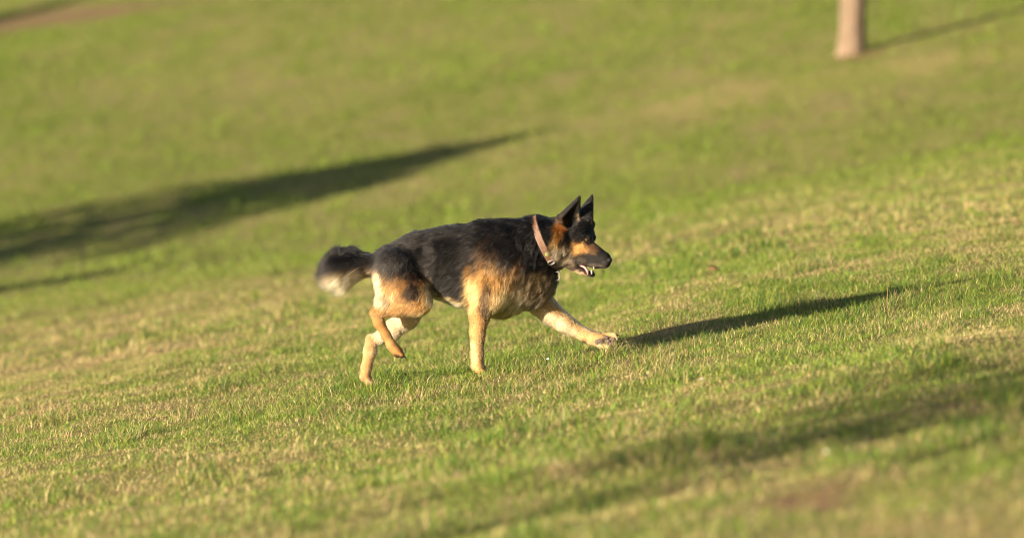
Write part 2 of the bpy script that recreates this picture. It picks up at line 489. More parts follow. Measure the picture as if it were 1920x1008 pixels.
VOX = 0.0038
def build_body():
    lo = np.array([(585 - 960) * K, DOG_Y - 0.30, CAM_H - (735 - HOR) * K]); hi = np.array([(1175 - 960) * K, DOG_Y + 0.26, CAM_H - (350 - HOR) * K])
    n = np.ceil((hi - lo) / VOX).astype(int) + 1
    ax = [lo[i] + VOX * np.arange(n[i]) for i in range(3)]
    F = np.full(n, 0.2, np.float32)
    for p in PR:
        m = 0.05
        sc = p['sc']
        ext = p['M'].T ** 2 @ (sc ** 2)
        ext = np.sqrt(ext)
        pmin = np.minimum(p['a'] - p['ra'] * ext, p['b'] - p['rb'] * ext) - m; pmax = np.maximum(p['a'] + p['ra'] * ext, p['b'] + p['rb'] * ext) + m
        i0 = np.clip(np.floor((pmin - lo) / VOX).astype(int), 0, n - 1); i1 = np.clip(np.ceil((pmax - lo) / VOX).astype(int) + 1, 1, n)
        X, Y, Z = np.meshgrid(ax[0][i0[0]:i1[0]], ax[1][i0[1]:i1[1]], ax[2][i0[2]:i1[2]], indexing='ij')
        P = np.stack([X, Y, Z], -1)
        d = prim_dist(p, P)
        sl = tuple(slice(i0[k], i1[k]) for k in range(3))
        f = F[sl]; k = p['k']
        if p['op'] == 'add':
            h = np.clip(0.5 + 0.5 * (f - d) / k, 0, 1)
            F[sl] = f * (1 - h) + d * h - k * h * (1 - h)
        else:
            d2 = -d
            h = np.clip(0.5 - 0.5 * (f - d2) / k, 0, 1)
            F[sl] = f * (1 - h) + d2 * h + k * h * (1 - h)
    return F, lo, n

def prim_dist(p, P):
    M, sc = p['M'], p['sc']
    q = ((P - p['a']) @ M.T) / sc
    ba = (M @ (p['b'] - p['a'])) / sc
    t = np.clip((q @ ba) / max(ba @ ba, 1e-12), 0, 1)
    r = p['ra'] + (p['rb'] - p['ra']) * t
    return (np.linalg.norm(q - t[..., None] * ba, axis=-1) - r) * min(1.0, float(np.sqrt(sc.min())))

def surface_nets(F, lo):
    s = F < 0
    c = [s[i:s.shape[0] - 1 + i, j:s.shape[1] - 1 + j, k:s.shape[2] - 1 + k] for i in (0, 1) for j in (0, 1) for k in (0, 1)]
    cnt = sum(x.astype(np.int8) for x in c)
    act = np.argwhere((cnt > 0) & (cnt < 8))
    idx = np.full(cnt.shape, -1, np.int32)
    idx[act[:, 0], act[:, 1], act[:, 2]] = np.arange(len(act))
    corners = [(i, j, k) for i in (0, 1) for j in (0, 1) for k in (0, 1)]
    val = {o: F[act[:, 0] + o[0], act[:, 1] + o[1], act[:, 2] + o[2]] for o in corners}
    acc = np.zeros((len(act), 3)); num = np.zeros(len(act))
    for a in corners:
        for d in range(3):
            if a[d] == 0:
                b = list(a); b[d] = 1; b = tuple(b)
                va, vb = val[a], val[b]
                cr = (va < 0) != (vb < 0)
                t = np.where(cr, va / np.where(cr, va - vb, 1), 0)
                pos = np.tile(np.array(a, float), (len(act), 1)); pos[:, d] += t
                acc += pos * cr[:, None]; num += cr
    V = lo + VOX * (act + acc / num[:, None])
    quads = []
    for d in range(3):
        e, f = [(1, 2), (2, 0), (0, 1)][d]
        s0 = [slice(None)] * 3; s1 = [slice(None)] * 3
        s0[d] = slice(0, -1); s1[d] = slice(1, None)
        for q in (e, f):
            s0[q] = slice(1, -1); s1[q] = slice(1, -1)
        A = s[tuple(s0)]; B = s[tuple(s1)]
        ch = np.argwhere(A != B)
        flip = A[ch[:, 0], ch[:, 1], ch[:, 2]]
        base = ch.copy(); base[:, e] += 1; base[:, f] += 1
        def cell(de, df):
            g = base.copy(); g[:, e] -= de; g[:, f] -= df
            return idx[g[:, 0], g[:, 1], g[:, 2]]
        q = np.stack([cell(1, 1), cell(0, 1), cell(0, 0), cell(1, 0)], -1)
        q[~flip] = q[~flip][:, ::-1]
        quads.append(q)
    Q = np.concatenate(quads)
    Q = Q[(Q >= 0).all(1)]
    return V, Q

FIELD, FLO, FN = build_body()
def sample_field(P):
    g = (P - FLO) / VOX
    i = np.clip(np.floor(g).astype(int), 0, np.array(FIELD.shape) - 2); f = g - i
    out = 0
    for a in (0, 1):
        for b in (0, 1):
            for c in (0, 1):
                w = (f[..., 0] if a else 1 - f[..., 0]) * (f[..., 1] if b else 1 - f[..., 1]) * (f[..., 2] if c else 1 - f[..., 2])
                out = out + w * FIELD[i[..., 0] + a, i[..., 1] + b, i[..., 2] + c]
    return out
def field_normal(P):
    e = VOX
    g = np.stack([sample_field(P + np.eye(3)[k] * e) - sample_field(P - np.eye(3)[k] * e) for k in range(3)], -1)
    return g / (np.linalg.norm(g, axis=-1, keepdims=True) + 1e-9)
def near_surface(px, py):
    """Point of the body nearest the camera behind a photo pixel."""
    ys = np.arange(-0.29, 0.25, 0.001)
    P = np.stack([np.full_like(ys, (px - 960) * K), DOG_Y + ys, np.full_like(ys, CAM_H - (py - HOR) * K)], -1)
    s = sample_field(P) < 0
    return P[np.argmax(s)] if s.any() else P[len(P) // 2]

BV, BQ = surface_nets(FIELD, FLO)
print('dog verts', len(BV))

REGIONS = ['torso', 'neck', 'nf', 'ff', 'nh', 'fh', 'tail', 'head', 'jaw', 'ear']
def attributes(P):
    """Blend region weights, coat direction and hair length from the nearest primitives."""
    Wt = np.zeros((len(P), len(REGIONS))); fl = np.zeros((len(P), 3)); hl = np.zeros(len(P)); tot = np.zeros(len(P))
    for p in PR:
        d = prim_dist(p, P)
        if p['op'] == 'sub': d = np.abs(d)
        w = np.exp(-np.clip(d, -0.004, None) / 0.007) + 1e-12
        if p['op'] == 'sub': w *= 0.3
        Wt[:, REGIONS.index(p['region'])] += w; fl += w[:, None] * (p['flow'] / np.linalg.norm(p['flow'])); hl += w * p['hair']; tot += w
    return Wt / tot[:, None], fl / tot[:, None], hl / tot

BLACK = np.array((0.013, 0.011, 0.011)); CHAR = np.array((0.030, 0.025, 0.023)); DKBR = np.array((0.060, 0.036, 0.020))
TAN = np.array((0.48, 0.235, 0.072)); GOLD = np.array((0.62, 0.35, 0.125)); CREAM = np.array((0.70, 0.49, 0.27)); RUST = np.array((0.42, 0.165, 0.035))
SABLE = np.array((0.20, 0.135, 0.07)); GREYT = np.array((0.46, 0.32, 0.20)); WHITE = np.array((0.74, 0.57, 0.38)); ORNG = np.array((0.54, 0.25, 0.07))

GREY_SHEEN = np.array((0.062, 0.054, 0.050))  # greyish sheen on back and rump, painted into the coat colour
# coat patches, the grey sheen of back and rump among them: (px, py, rx, ry, angle, colour, strength)
COAT = {
 'torso': (BLACK, [(760, 452, 70, 20, -14, GREY_SHEEN, .85), (850, 432, 80, 14, 0, GREY_SHEEN, .7), (806, 488, 13, 46, 0, GREY_SHEEN, .85), (882, 476, 22, 54, 0, GREY_SHEEN, .8), (700, 500, 34, 34, 0, GREY_SHEEN, .7), (905, 440, 14, 22, 20, BLACK, .7), (840, 500, 24, 44, 0, BLACK, .7), (775, 488, 26, 24, 0, BLACK, .6),
    (838, 566, 46, 11, 14, GOLD, 1), (846, 570, 30, 8, 16, CREAM, .9), (808, 548, 13, 22, -8, CREAM, .9), (800, 535, 8, 8, 0, GOLD, .5),
    (884, 552, 15, 36, -4, GOLD, .95), (880, 520, 10, 26, 0, TAN, .7), (921, 512, 21, 46, 6, TAN, .62), (926, 500, 11, 28, 0, GOLD, .30),
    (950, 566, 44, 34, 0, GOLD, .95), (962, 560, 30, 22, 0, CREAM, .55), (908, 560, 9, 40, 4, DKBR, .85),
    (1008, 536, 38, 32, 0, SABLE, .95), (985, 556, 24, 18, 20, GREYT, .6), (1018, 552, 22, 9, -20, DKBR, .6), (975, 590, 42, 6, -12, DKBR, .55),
    (965, 490, 24, 44, 10, BLACK, .85)]),
 'neck': (BLACK, [(1008, 536, 38, 24, 0, SABLE, .9), (1042, 478, 14, 18, 0, SABLE, .6), (960, 480, 30, 40, 0, BLACK, .8), (1050, 428, 13, 21, 12, RUST, .8), (1042, 455, 9, 14, 30, TAN, .8), (1052, 482, 20, 25, 0, GREYT, .95), (1060, 500, 18, 8, 0, GREYT, .7), (1058, 477, 6, 7, 0, BLACK, .9), (1032, 470, 5, 24, -14, BLACK, .8)]),
 'nf': (TAN, [(895, 600, 30, 30, 0, ORNG, .6), (893, 650, 12, 60, 0, GOLD, .8), (888, 665, 7, 30, 0, CREAM, .6), (900, 690, 16, 10, 0, GOLD, .8),
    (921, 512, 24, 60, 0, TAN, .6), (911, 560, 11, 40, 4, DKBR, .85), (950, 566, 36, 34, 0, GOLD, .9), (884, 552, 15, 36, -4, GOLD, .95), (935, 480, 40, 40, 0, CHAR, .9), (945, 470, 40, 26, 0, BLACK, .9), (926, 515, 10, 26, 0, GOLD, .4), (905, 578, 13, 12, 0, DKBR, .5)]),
 'ff': (CREAM, [(1050, 590, 60, 10, 38, GOLD, .85), (1110, 632, 40, 14, 10, GOLD, .7), (1040, 560, 14, 14, 0, GOLD, .8), (1045, 606, 46, 12, 36, WHITE, .8), (985, 545, 40, 26, 0, SABLE, .8),
    (1094, 643, 8, 6, 0, DKBR, .7), (1138, 641, 22, 9, 0, np.array((.17, .115, .08)), .95), (1135, 628, 26, 5, 0, GOLD, .7)]),
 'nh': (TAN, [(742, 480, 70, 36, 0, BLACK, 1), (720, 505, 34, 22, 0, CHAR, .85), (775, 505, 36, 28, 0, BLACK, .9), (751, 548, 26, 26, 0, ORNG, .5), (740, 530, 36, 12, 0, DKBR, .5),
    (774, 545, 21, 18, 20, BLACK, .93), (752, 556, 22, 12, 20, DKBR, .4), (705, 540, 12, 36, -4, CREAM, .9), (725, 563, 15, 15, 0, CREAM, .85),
    (800, 560, 10, 26, -12, GOLD, .8), (808, 546, 12, 24, -8, CREAM, .9), (738, 478, 40, 24, -10, GREY_SHEEN, .8), (780, 582, 30, 10, 0, ORNG, .7), (716, 600, 18, 40, 25, ORNG, .75), (728, 640, 12, 16, 0, GOLD, .4), (748, 667, 12, 6, 20, DKBR, .9)]),
 'fh': (CREAM, [(745, 600, 40, 40, 0, WHITE, .6), (690, 645, 12, 18, 0, TAN, .75), (686, 690, 14, 34, 5, ORNG, .75), (720, 632, 20, 12, 0, WHITE, .7)]),
 'tail': (CHAR, [(650, 470, 60, 18, 0, BLACK, .85), (692, 500, 24, 24, 0, CHAR, .9), (636, 500, 44, 15, -8, np.array((.05, .043, .042)), .8), (640, 488, 26, 7, -8, BLACK, .9), (640, 547, 74, 36, -20, CREAM, 1), (608, 552, 30, 22, -10, GOLD, .35), (684, 516, 12, 6, -20, SABLE, .6)]),
 'head': (BLACK, [(1051, 428, 13, 21, 12, RUST, .8), (1058, 418, 8, 10, 0, ORNG, .4), (1040, 455, 10, 16, 30, TAN, .8), (1076, 464, 34, 14, 8, TAN, .75), (1076, 463, 26, 10, 8, GOLD, .9), (1062, 462, 14, 8, 0, TAN, .6),
    (1052, 480, 19, 24, 0, GREYT, .9), (1046, 468, 11, 12, 0, TAN, .6), (1064, 497, 18, 9, 0, GREYT, .7), (1058, 477, 6, 7, 0, BLACK, .9), (1074, 482, 6, 6, 0, DKBR, .9), (1058, 502, 12, 4, 10, SABLE, .5),
    (1092, 455, 6, 7, -50, GOLD, .75), (1110, 464, 15, 9, 30, np.array((.17, .085, .038)), .85), (1111, 455, 4, 4, 0, np.array((.30, .17, .1)), .7), (1096, 468, 10, 5, 0, TAN, .7),
    (1104, 483, 24, 9, 15, np.array((.018, .014, .014)), .95), (1118, 497, 18, 4, 8, np.array((.16, .125, .105)), .8), (1137, 492, 8, 7, 0, np.array((.10, .08, .075)), .6), (1090, 488, 8, 8, 0, np.array((.12, .09, .07)), .7),
    (1099, 449, 9, 6, 15, BLACK, .95)]),
 'jaw': (np.array((.05, .035, .03)), [(1092, 515, 22, 4.5, 22, CREAM, .95), (1068, 500, 9, 7, 0, DKBR, .8), (1113, 514, 5, 6, 0, BLACK, .9), (1082, 500, 9, 6, 0, BLACK, .8)]),
 'ear': (BLACK, [(1084, 409, 6, 7, 0, GREYT, .5), (1052, 408, 10, 10, 0, np.array((.05, .025, .012)), .6)]),
}

def coat(P, Wt, r):
    px = P[:, 0] / K + 960; py = (CAM_H - P[:, 2]) / K + HOR
    # ragged borders between the patches
    r_j = np.random.default_rng(len(P)); px = px + r_j.normal(0, 1.6, len(P)); py = py + r_j.normal(0, 1.6, len(P))
    px = px + 5.0 * (vnoise(P[:, 0] * 1.0 + P[:, 1], P[:, 2] * 1.0, 0.022, 41, 2) - 0.5) * 2
    py = py + 5.0 * (vnoise(P[:, 0] * 1.0 + P[:, 1], P[:, 2] * 1.0, 0.022, 42, 2) - 0.5) * 2
    out = np.zeros((len(P), 3))
    for ri, rn in enumerate(REGIONS):
        w = Wt[:, ri]
        sel = w > 0.01
        if not sel.any(): continue
        base, spots = COAT[rn]
        c = np.tile(base, (sel.sum(), 1))
        x, y = px[sel], py[sel]
        for (cx, cy, rx, ry, ang, colr, st) in spots:
            a = math.radians(ang); dx = x - cx; dy = y - cy
            u = (dx * math.cos(a) + dy * math.sin(a)) / rx; v = (-dx * math.sin(a) + dy * math.cos(a)) / ry
            q = np.sqrt(u * u + v * v)
            m = (1 - sstep(0.62, 1.2, q)) * st
            c = c * (1 - m[:, None]) + np.asarray(colr) * m[:, None]
        out[sel] += c * w[sel][:, None]
    lu = out.mean(1, keepdims=True)
    return np.clip(out * (0.47 + 0.30 * np.clip(lu / 0.5, 0, 1)), 0.003, 0.9)

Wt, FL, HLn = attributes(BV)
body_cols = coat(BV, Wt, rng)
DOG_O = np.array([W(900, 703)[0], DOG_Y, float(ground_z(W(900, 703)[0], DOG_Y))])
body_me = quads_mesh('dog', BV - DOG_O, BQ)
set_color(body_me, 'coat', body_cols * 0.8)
m, n, l, b = mat_new('dog_skin')
at = n.new('ShaderNodeAttribute'); at.attribute_name = 'coat'
l.new(at.outputs['Color'], b.inputs['Base Color'])
b.inputs['Roughness'].default_value = 0.75; b.inputs['Specular IOR Level'].default_value = 0.2
body_me.materials.append(m)
dog = link('dog', body_me)
dog.location = DOG_O
tag(dog, 'black and tan shepherd dog trotting uphill across the grass, wearing a brown leather collar', 'dog')

# ------------------------------------------------------------------ collar curve (used to part the fur too)
CC = W(1030, 468, -0.02)
cd = np.array([40 * K, 0, -87 * K]); cd /= np.linalg.norm(cd)
cn = np.array([0.88, -0.20, 0.40]); cn -= cd * cn.dot(cd); cn /= np.linalg.norm(cn)
cs = np.cross(cn, cd)          # sideways, one of near / far
if cs[1] > 0: cs = -cs         # towards the camera
NA = 96
ring = []
for i in range(NA):
    a = 2 * math.pi * i / NA
    dv = cd * math.cos(a) + cs * math.sin(a)
    ts = np.arange(0.02, 0.2, 0.001)
    v = sample_field(CC + ts[:, None] * dv)
    kx = np.argmax(v > 0); ring.append(ts[kx])
ring = np.array(ring)
for _ in range(6): ring = (np.roll(ring, 1) + 2 * ring + np.roll(ring, -1)) / 4
ring += 0.0042
def collar_pt(a, off=0.0, along=0.0):
    k = (a / (2 * math.pi) * NA) % NA; i = int(k); f = k - i
    r = ring[i] * (1 - f) + ring[(i + 1) % NA] * f
    dv = cd * math.cos(a) + cs * math.sin(a)
    return CC + dv * (r + off) + cn * along

# ------------------------------------------------------------------ fur
def build_fur(N, seed, guard=False):
    r = np.random.default_rng(seed)
    A = BV[BQ[:, 0]]; B_ = BV[BQ[:, 1]]; C = BV[BQ[:, 2]]; D = BV[BQ[:, 3]]
    area = 0.5 * np.linalg.norm(np.cross(C - A, D - B_), axis=1)
    dens = area * (0.6 + 0.4 * (Wt[BQ[:, 0]][:, REGIONS.index('tail')] * 6 + 1))
    f = r.choice(len(BQ), N, p=dens / dens.sum())
    u, v = r.random((N, 1)), r.random((N, 1))
    P = (A[f] * (1 - u) + B_[f] * u) * (1 - v) + (D[f] * (1 - u) + C[f] * u) * v
    nrm = field_normal(P)
    w, fl, hl = attributes(P)
    px = P[:, 0] / K + 960; py = (CAM_H - P[:, 2]) / K + HOR
    # fur parts: mouth inside and nose stay bare
    keep = ~((px > 1080) & (px < 1120) & (py > 495) & (py < 509) & (w[:, REGIONS.index('jaw')] > 0.3))
    keep &= ~((px > 1136) & (py > 474) & (py < 496))
    keep &= ~((px > 1112) & (px < 1158) & (py > 632) & (py < 650) & (nrm[:, 1] < -0.5) & (w[:, REGIONS.index('ff')] > .5))
    keep &= ~(((px - 1099.5) / 4.6) ** 2 + ((py - 448.5) / 3.4) ** 2 < 1)
    P, nrm, w, fl, hl, px, py = [q[keep] for q in (P, nrm, w, fl, hl, px, py)]
    N = len(P)
    # longer feathering on belly, thigh backs and chest
    hl = hl * (1 + 0.25 * ((nrm[:, 2] < -0.6) & (w[:, 0] > 0.5)))
    hl = hl * (1 + 0.9 * (np.exp(-((px - 808) / 12) ** 2 - ((py - 552) / 16) ** 2)))
    hl = hl * (0.65 + 0.6 * r.random(N)) * (1.25 if guard else 1.0)
    if guard:
        kk = (hl > 0.013) | (r.random(N) < 0.3)
        P, nrm, w, fl, hl, px, py = [q[kk] for q in (P, nrm, w, fl, hl, px, py)]; N = len(P)
    # the collar presses the fur down
    rel = P - CC; ad = rel @ cn
    neckish = (np.linalg.norm(rel, axis=1) < 0.2) & (w[:, REGIONS.index('ff')] < .3)
    dvn = rel - ad[:, None] * cn; topn = (dvn @ cd) / (np.linalg.norm(dvn, axis=1) + 1e-6) < -0.80
    neckish &= ~topn
    press = neckish & (np.abs(ad) < 0.016)
    before = neckish & (ad >= 0.016) & (ad < 0.045)
    hl = np.where(press, 0.004, np.where(before, np.minimum(hl, np.maximum(0.006, (ad - 0.008) * 1.2)), hl))
    hl = np.where((w[:, REGIONS.index('tail')] > .5) & (px < 690), hl * (0.55 + 0.85 * r.random(N)), hl)
    tang = fl - nrm * (fl * nrm).sum(1, keepdims=True)
    tl = np.linalg.norm(tang, axis=1, keepdims=True)
    tang = tang / (tl + 1e-6)
    # clumps: neighbouring hairs share a wander
    c1 = vnoise(P[:, 0] + P[:, 1] * .7, P[:, 2] + P[:, 1] * .4, 0.016, 51, 2) - 0.5
    c2 = vnoise(P[:, 0] + P[:, 1] * .7, P[:, 2] + P[:, 1] * .4, 0.016, 52, 2) - 0.5
    c3 = vnoise(P[:, 0] + P[:, 1] * .7, P[:, 2] + P[:, 1] * .4, 0.009, 53, 1) - 0.5
    bit = np.cross(nrm, tang)
    ruff = np.clip(w[:, REGIONS.index('neck')] + 0.5 * w[:, 0] * sstep(930, 1000, px), 0, 1)
    wander = (0.35 + 1.3 * ruff)
    d = tang + bit * (c1 * 1.6 * wander)[:, None] + r.normal(0, 0.09, (N, 3))
    short = (hl < 0.012)
    lift = np.where(short, 0.22, 0.16 + (0.35 + 0.5 * ruff) * np.clip(c2, -.2, .5)) + 0.08 * np.abs(r.normal(size=N))
    tailw = w[:, REGIONS.index('tail')] * sstep(705, 680, px)
    lift = lift * (1 - 0.2 * tailw) + 0.22 * tailw
    nP = 5
    pts = np.zeros((N, nP, 3)); dirv = d / np.linalg.norm(d, axis=1, keepdims=True)
    cur = P - nrm * 0.001
    for i in range(nP):
        pts[:, i] = cur
        t = i / (nP - 1)
        step = dirv + nrm * (lift * (1.25 - 1.1 * t))[:, None] + np.array([0, 0, -0.10]) * t + bit * (c3 * 0.8 * t)[:, None]
        step /= np.linalg.norm(step, axis=1, keepdims=True)
        cur = cur + step * (hl / (nP - 1))[:, None]
    samp = P + (pts[:, -1] - P) * (0.25 + 0.35 * tailw)[:, None]
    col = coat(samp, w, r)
    lum = col.mean(1)
    # agouti flecks: each hair a little lighter or darker, sable hairs strongly so
    al = (P[:, 0] * 0.8 + P[:, 2] * 0.6); ac = (P[:, 2] * 0.8 - P[:, 0] * 0.6)
    st = vnoise(al * 0.25, ac + 0.5 * P[:, 1], 0.0075, 55, 2) - 0.5
    jit = np.exp(r.normal(0, 0.2, N)) * np.exp((c1 * 0.6 + st * 1.1) * np.where(hl < 0.013, 0.35, 1.0))
    col = col * jit[:, None]
    sab = (lum > 0.05) & (lum < 0.20)
    fleck = r.random(N)
    col[sab & (fleck < .3)] *= 0.35
    col[sab & (fleck > .8)] *= 1.7
    drk = (lum < 0.05)
    grey = drk & (fleck > .95) & (w[:, REGIONS.index('head')] < .4)
    col[grey] = col[grey] * 0.4 + np.array((0.11, 0.095, 0.085))
    if guard: col = col * np.exp(r.normal(0, 1, N) * np.where(hl < 0.013, 0.16, 0.42))[:, None]
    cu = bpy.data.hair_curves.new('guard_hair' if guard else 'fur')
    cu.add_curves([nP] * N)
    cu.position_data.foreach_set('vector', (pts - DOG_O).astype(np.float32).ravel())
    ra = cu.attributes.get('radius') or cu.attributes.new('radius', 'FLOAT', 'POINT')
    rr = np.array([0.00042, 0.00042, 0.00038, 0.00028, 0.00008])[None, :] * np.where(hl < 0.012, 0.75, 1.0)[:, None] * (2.1 if guard else 1.0)
    ra.data.foreach_set('value', rr.astype(np.float32).ravel())
    ca = cu.attributes.new('coat', 'FLOAT_COLOR', 'POINT')
    cc = np.ones((N, nP, 4), np.float32)
    cc[..., :3] = np.clip(col, 0.003, 0.9)[:, None, :]
    ca.data.foreach_set('color', cc.ravel())
    m = bpy.data.materials.new('dog_fur'); m.use_nodes = True
    nn, ll = m.node_tree.nodes, m.node_tree.links
    nn.remove(nn['Principled BSDF'])
    hb = nn.new('ShaderNodeBsdfHairPrincipled')
    hb.parametrization = 'COLOR'
    hb.inputs['Roughness'].default_value = 0.42
    hb.inputs['Radial Roughness'].default_value = 0.6
    hb.inputs['IOR'].default_value = 1.35
    at = nn.new('ShaderNodeAttribute'); at.attribute_name = 'coat'
    ll.new(at.outputs['Color'], hb.inputs['Color'])
    ll.new(hb.outputs[0], nn['Material Output'].inputs['Surface'])
    cu.materials.append(m)
    o = link('guard_hair' if guard else 'fur', cu, dog)
    return o

build_fur(240000, 3)
build_fur(34000, 4, True)

for nm_, fx, fy in (('nf', 900, 702), ('fh', 690, 724), ('ff', 1140, 653)):
    gx = (fx - 960) * K; print(nm_, 'foot row', fy, 'ground row', HOR + (CAM_H - float(ground_z(gx, DOG_Y))) / K, 'front', HOR + (CAM_H - float(ground_z(gx, DOG_Y - .15))) / (DOG_Y - .15) * FPX)
# ------------------------------------------------------------------ dog parts
import bmesh
M_EYE = simple_mat('eye_brown', (0.050, 0.024, 0.010), 0.04, noise=0.3, spec=0.6)
M_NOSE = simple_mat('nose_leather', (0.014, 0.012, 0.013), 0.55, noise=0.4, scale=300, bump=0.5)
M_TONGUE = simple_mat('tongue', (0.62, 0.24, 0.22), 0.35, noise=0.12, scale=120)
M_TOOTH = simple_mat('tooth', (0.50, 0.45, 0.36), 0.35, noise=0.05)
M_PAD = simple_mat('paw_pad', (0.10, 0.065, 0.055), 0.7, noise=0.4, scale=250, bump=0.6)
M_CLAW = simple_mat('claw', (0.03, 0.025, 0.022), 0.35, noise=0.3)
M_LEATHER = simple_mat('tan_leather', (0.115, 0.054, 0.030), 0.65, noise=0.18, scale=90, bump=0.2)
M_EDGE = simple_mat('leather_edge', (0.30, 0.19, 0.11), 0.6, noise=0.15)
M_DARK = simple_mat('dark_leather', (0.022, 0.014, 0.011), 0.45, noise=0.25, scale=90, bump=0.2)
M_METAL = simple_mat('steel', (0.30, 0.29, 0.28), 0.42, 1.0, noise=0.05)
M_GREEN = simple_mat('green_tag', (0.16, 0.20, 0.06), 0.5, noise=0.2)

def ellipsoid(name, c, r, mat, axes=None, seg=16, parent=dog, taper=None):
    bm = bmesh.new(); bmesh.ops.create_uvsphere(bm, u_segments=seg, v_segments=seg // 2 + 2, radius=1)
    A = np.eye(3) if axes is None else axes
    for v in bm.verts:
        q = np.array(v.co) * np.array(r)
        if taper: q = taper(q)
        v.co = Vector(c + A.T @ q - DOG_O)
    for f in bm.faces: f.smooth = True
    me = bpy.data.meshes.new(name); bm.to_mesh(me); bm.free(); me.materials.append(mat)
    return link(name, me, parent)

def tube(name, pts, rads, mat, parent=dog, sides=10, squash=None, closed=False):
    pts = [np.asarray(p, float) for p in pts]; V = []; Q = []
    n = len(pts)
    for i, p in enumerate(pts):
        a = pts[(i - 1) % n] if closed or i > 0 else pts[i]; b = pts[(i + 1) % n] if closed or i < n - 1 else pts[i]
        t = (b - a) / np.linalg.norm(b - a)
        up = np.array([0, 1.0, 0]) if abs(t[1]) < 0.9 else np.array([1.0, 0, 0])
        s = np.cross(t, up); s /= np.linalg.norm(s); u = np.cross(s, t)
        su, uu = (1, 1) if squash is None else squash
        for k in range(sides):
            an = 2 * math.pi * k / sides
            V.append(p + (s * math.cos(an) * su + u * math.sin(an) * uu) * rads[i] - DOG_O)
    for i in range(n if closed else n - 1):
        j = (i + 1) % n
        for k in range(sides):
            k2 = (k + 1) % sides
            Q.append((i * sides + k, i * sides + k2, j * sides + k2, j * sides + k))
    bm = bmesh.new(); vs = [bm.verts.new(v) for v in V]
    for q in Q: bm.faces.new([vs[i] for i in q])
    if not closed:
        bm.faces.new(vs[:sides][::-1]); bm.faces.new(vs[-sides:])
    bmesh.ops.recalc_face_normals(bm, faces=bm.faces)
    for f in bm.faces: f.smooth = True
    me = bpy.data.meshes.new(name); bm.to_mesh(me); bm.free(); me.materials.append(mat)
    return link(name, me, parent)

# eyes
e = near_surface(1099.5, 448.5); en = field_normal(e[None])[0]
eye1 = ellipsoid('eye', e - en * 0.0035, (0.0095, 0.0095, 0.0085), M_EYE)
lf = 2 * 0.0  # far eye mirrored through the head's middle plane
mid = H(1099.5, 448.5, 0.0)
loff = (e - mid) @ HL
ellipsoid('eye', e - HL * 2 * ((e - H(HPX, 448.5, 0)) @ HL) - HL * 0.003, (0.0088, 0.0088, 0.0075), M_EYE)
# nose
nc = H(1140.5, 486.5)
def nose_taper(q):
    q = q.copy()
    if q[2] < 0: q[1] *= 1 + 0.55 * q[2] / 0.018
    return q
ellipsoid('nose', nc, (0.016, 0.0205, 0.0165), M_NOSE, axes=HEADM, taper=nose_taper)
# tongue, teeth
tube('tongue', [H(1084, 497, 0), H(1092, 497.5, -.008), H(1098, 501.5, -.016), H(1101.5, 508, -.023), H(1102.5, 513, -.025)], [0.010, 0.012, 0.0125, 0.0115, 0.006], M_TONGUE, squash=(0.45, 1.25))
tube('tooth', [H(1109.5, 512, -0.021), H(1108.5, 508, -0.021), H(1108, 503.5, -0.019)], [0.0034, 0.0028, 0.0008], M_TOOTH, sides=8)
tube('tooth', [H(1113, 512, 0.017), H(1112.5, 508, 0.017), H(1112, 504.5, 0.016)], [0.0035, 0.003, 0.0008], M_TOOTH, sides=8)
tube('tooth', [H(1113, 496, -0.022), H(1113, 500, -0.022), H(1112.5, 504.5, -0.021)], [0.0026, 0.002, 0.0006], M_TOOTH, sides=8)
# pads of the lifted front paw, which shows its sole
def pad(px, py, rx, ry):
    s = near_surface(px, py); nn_ = field_normal(s[None])[0]
    ellipsoid('paw_pad', s + nn_ * 0.0005, (rx * K, 0.006, ry * K), M_PAD)
pad(1124, 642, 9, 6); pad(1137, 634, 5.5, 4); pad(1140, 641, 6, 4.5); pad(1150.5, 637, 4.5, 4); pad(1146, 645.5, 4, 3.2)
# claws
for (t0, t1), i in zip(TOES, range(4)):
    dy = FS - 0.011 - 0.010 * i
    tube('claw', [W(t1[0] + 3, t1[1] - 1, dy), W(t1[0] + 7, t1[1] - .5, dy), W(t1[0] + 9.5, t1[1] + 1.5, dy)], [0.0036, 0.003, 0.0006], M_CLAW, sides=8)
for bx, by, yy, spread in ((911, 698, NS, 0.026), (757, 667, NH, 0.022), (701, 724, FH, 0.024)):
    for q in (-1, -0.33, 0.33, 1):
        tube('claw', [W(bx - 1, by - 1, yy + q * spread), W(bx + 3, by + .5, yy + q * spread), W(bx + 5, by + 3, yy + q * spread)], [0.0034, 0.0028, 0.0006], M_CLAW, sides=8)

# collar: a leather band with a dark strap end, keeper, ring and small tag
def band(name, a0, a1, half, off0, off1, mat, parent, n=60, closed=False):
    V = []; Q = []
    for i in range(n + (0 if closed else 1)):
        a = a0 + (a1 - a0) * i / n
        for off, al in ((off0, -half), (off1, -half * .92), (off1, half * .92), (off0, half)):
            V.append(collar_pt(a, off, al) - DOG_O)
    cnt = len(V) // 4
    for i in range(cnt if closed else cnt - 1):
        j = (i + 1) % cnt
        for k in range(4):
            k2 = (k + 1) % 4
            Q.append((4 * i + k, 4 * j + k, 4 * j + k2, 4 * i + k2))
    bm = bmesh.new(); vs = [bm.verts.new(v) for v in V]
    for q in Q: bm.faces.new([vs[i] for i in q])
    if not closed:
        bm.faces.new(vs[:4]); bm.faces.new(vs[-4:][::-1])
    bmesh.ops.recalc_face_normals(bm, faces=bm.faces)
    me = bpy.data.meshes.new(name); bm.to_mesh(me); bm.free(); me.materials.append(mat)
    return link(name, me, parent)

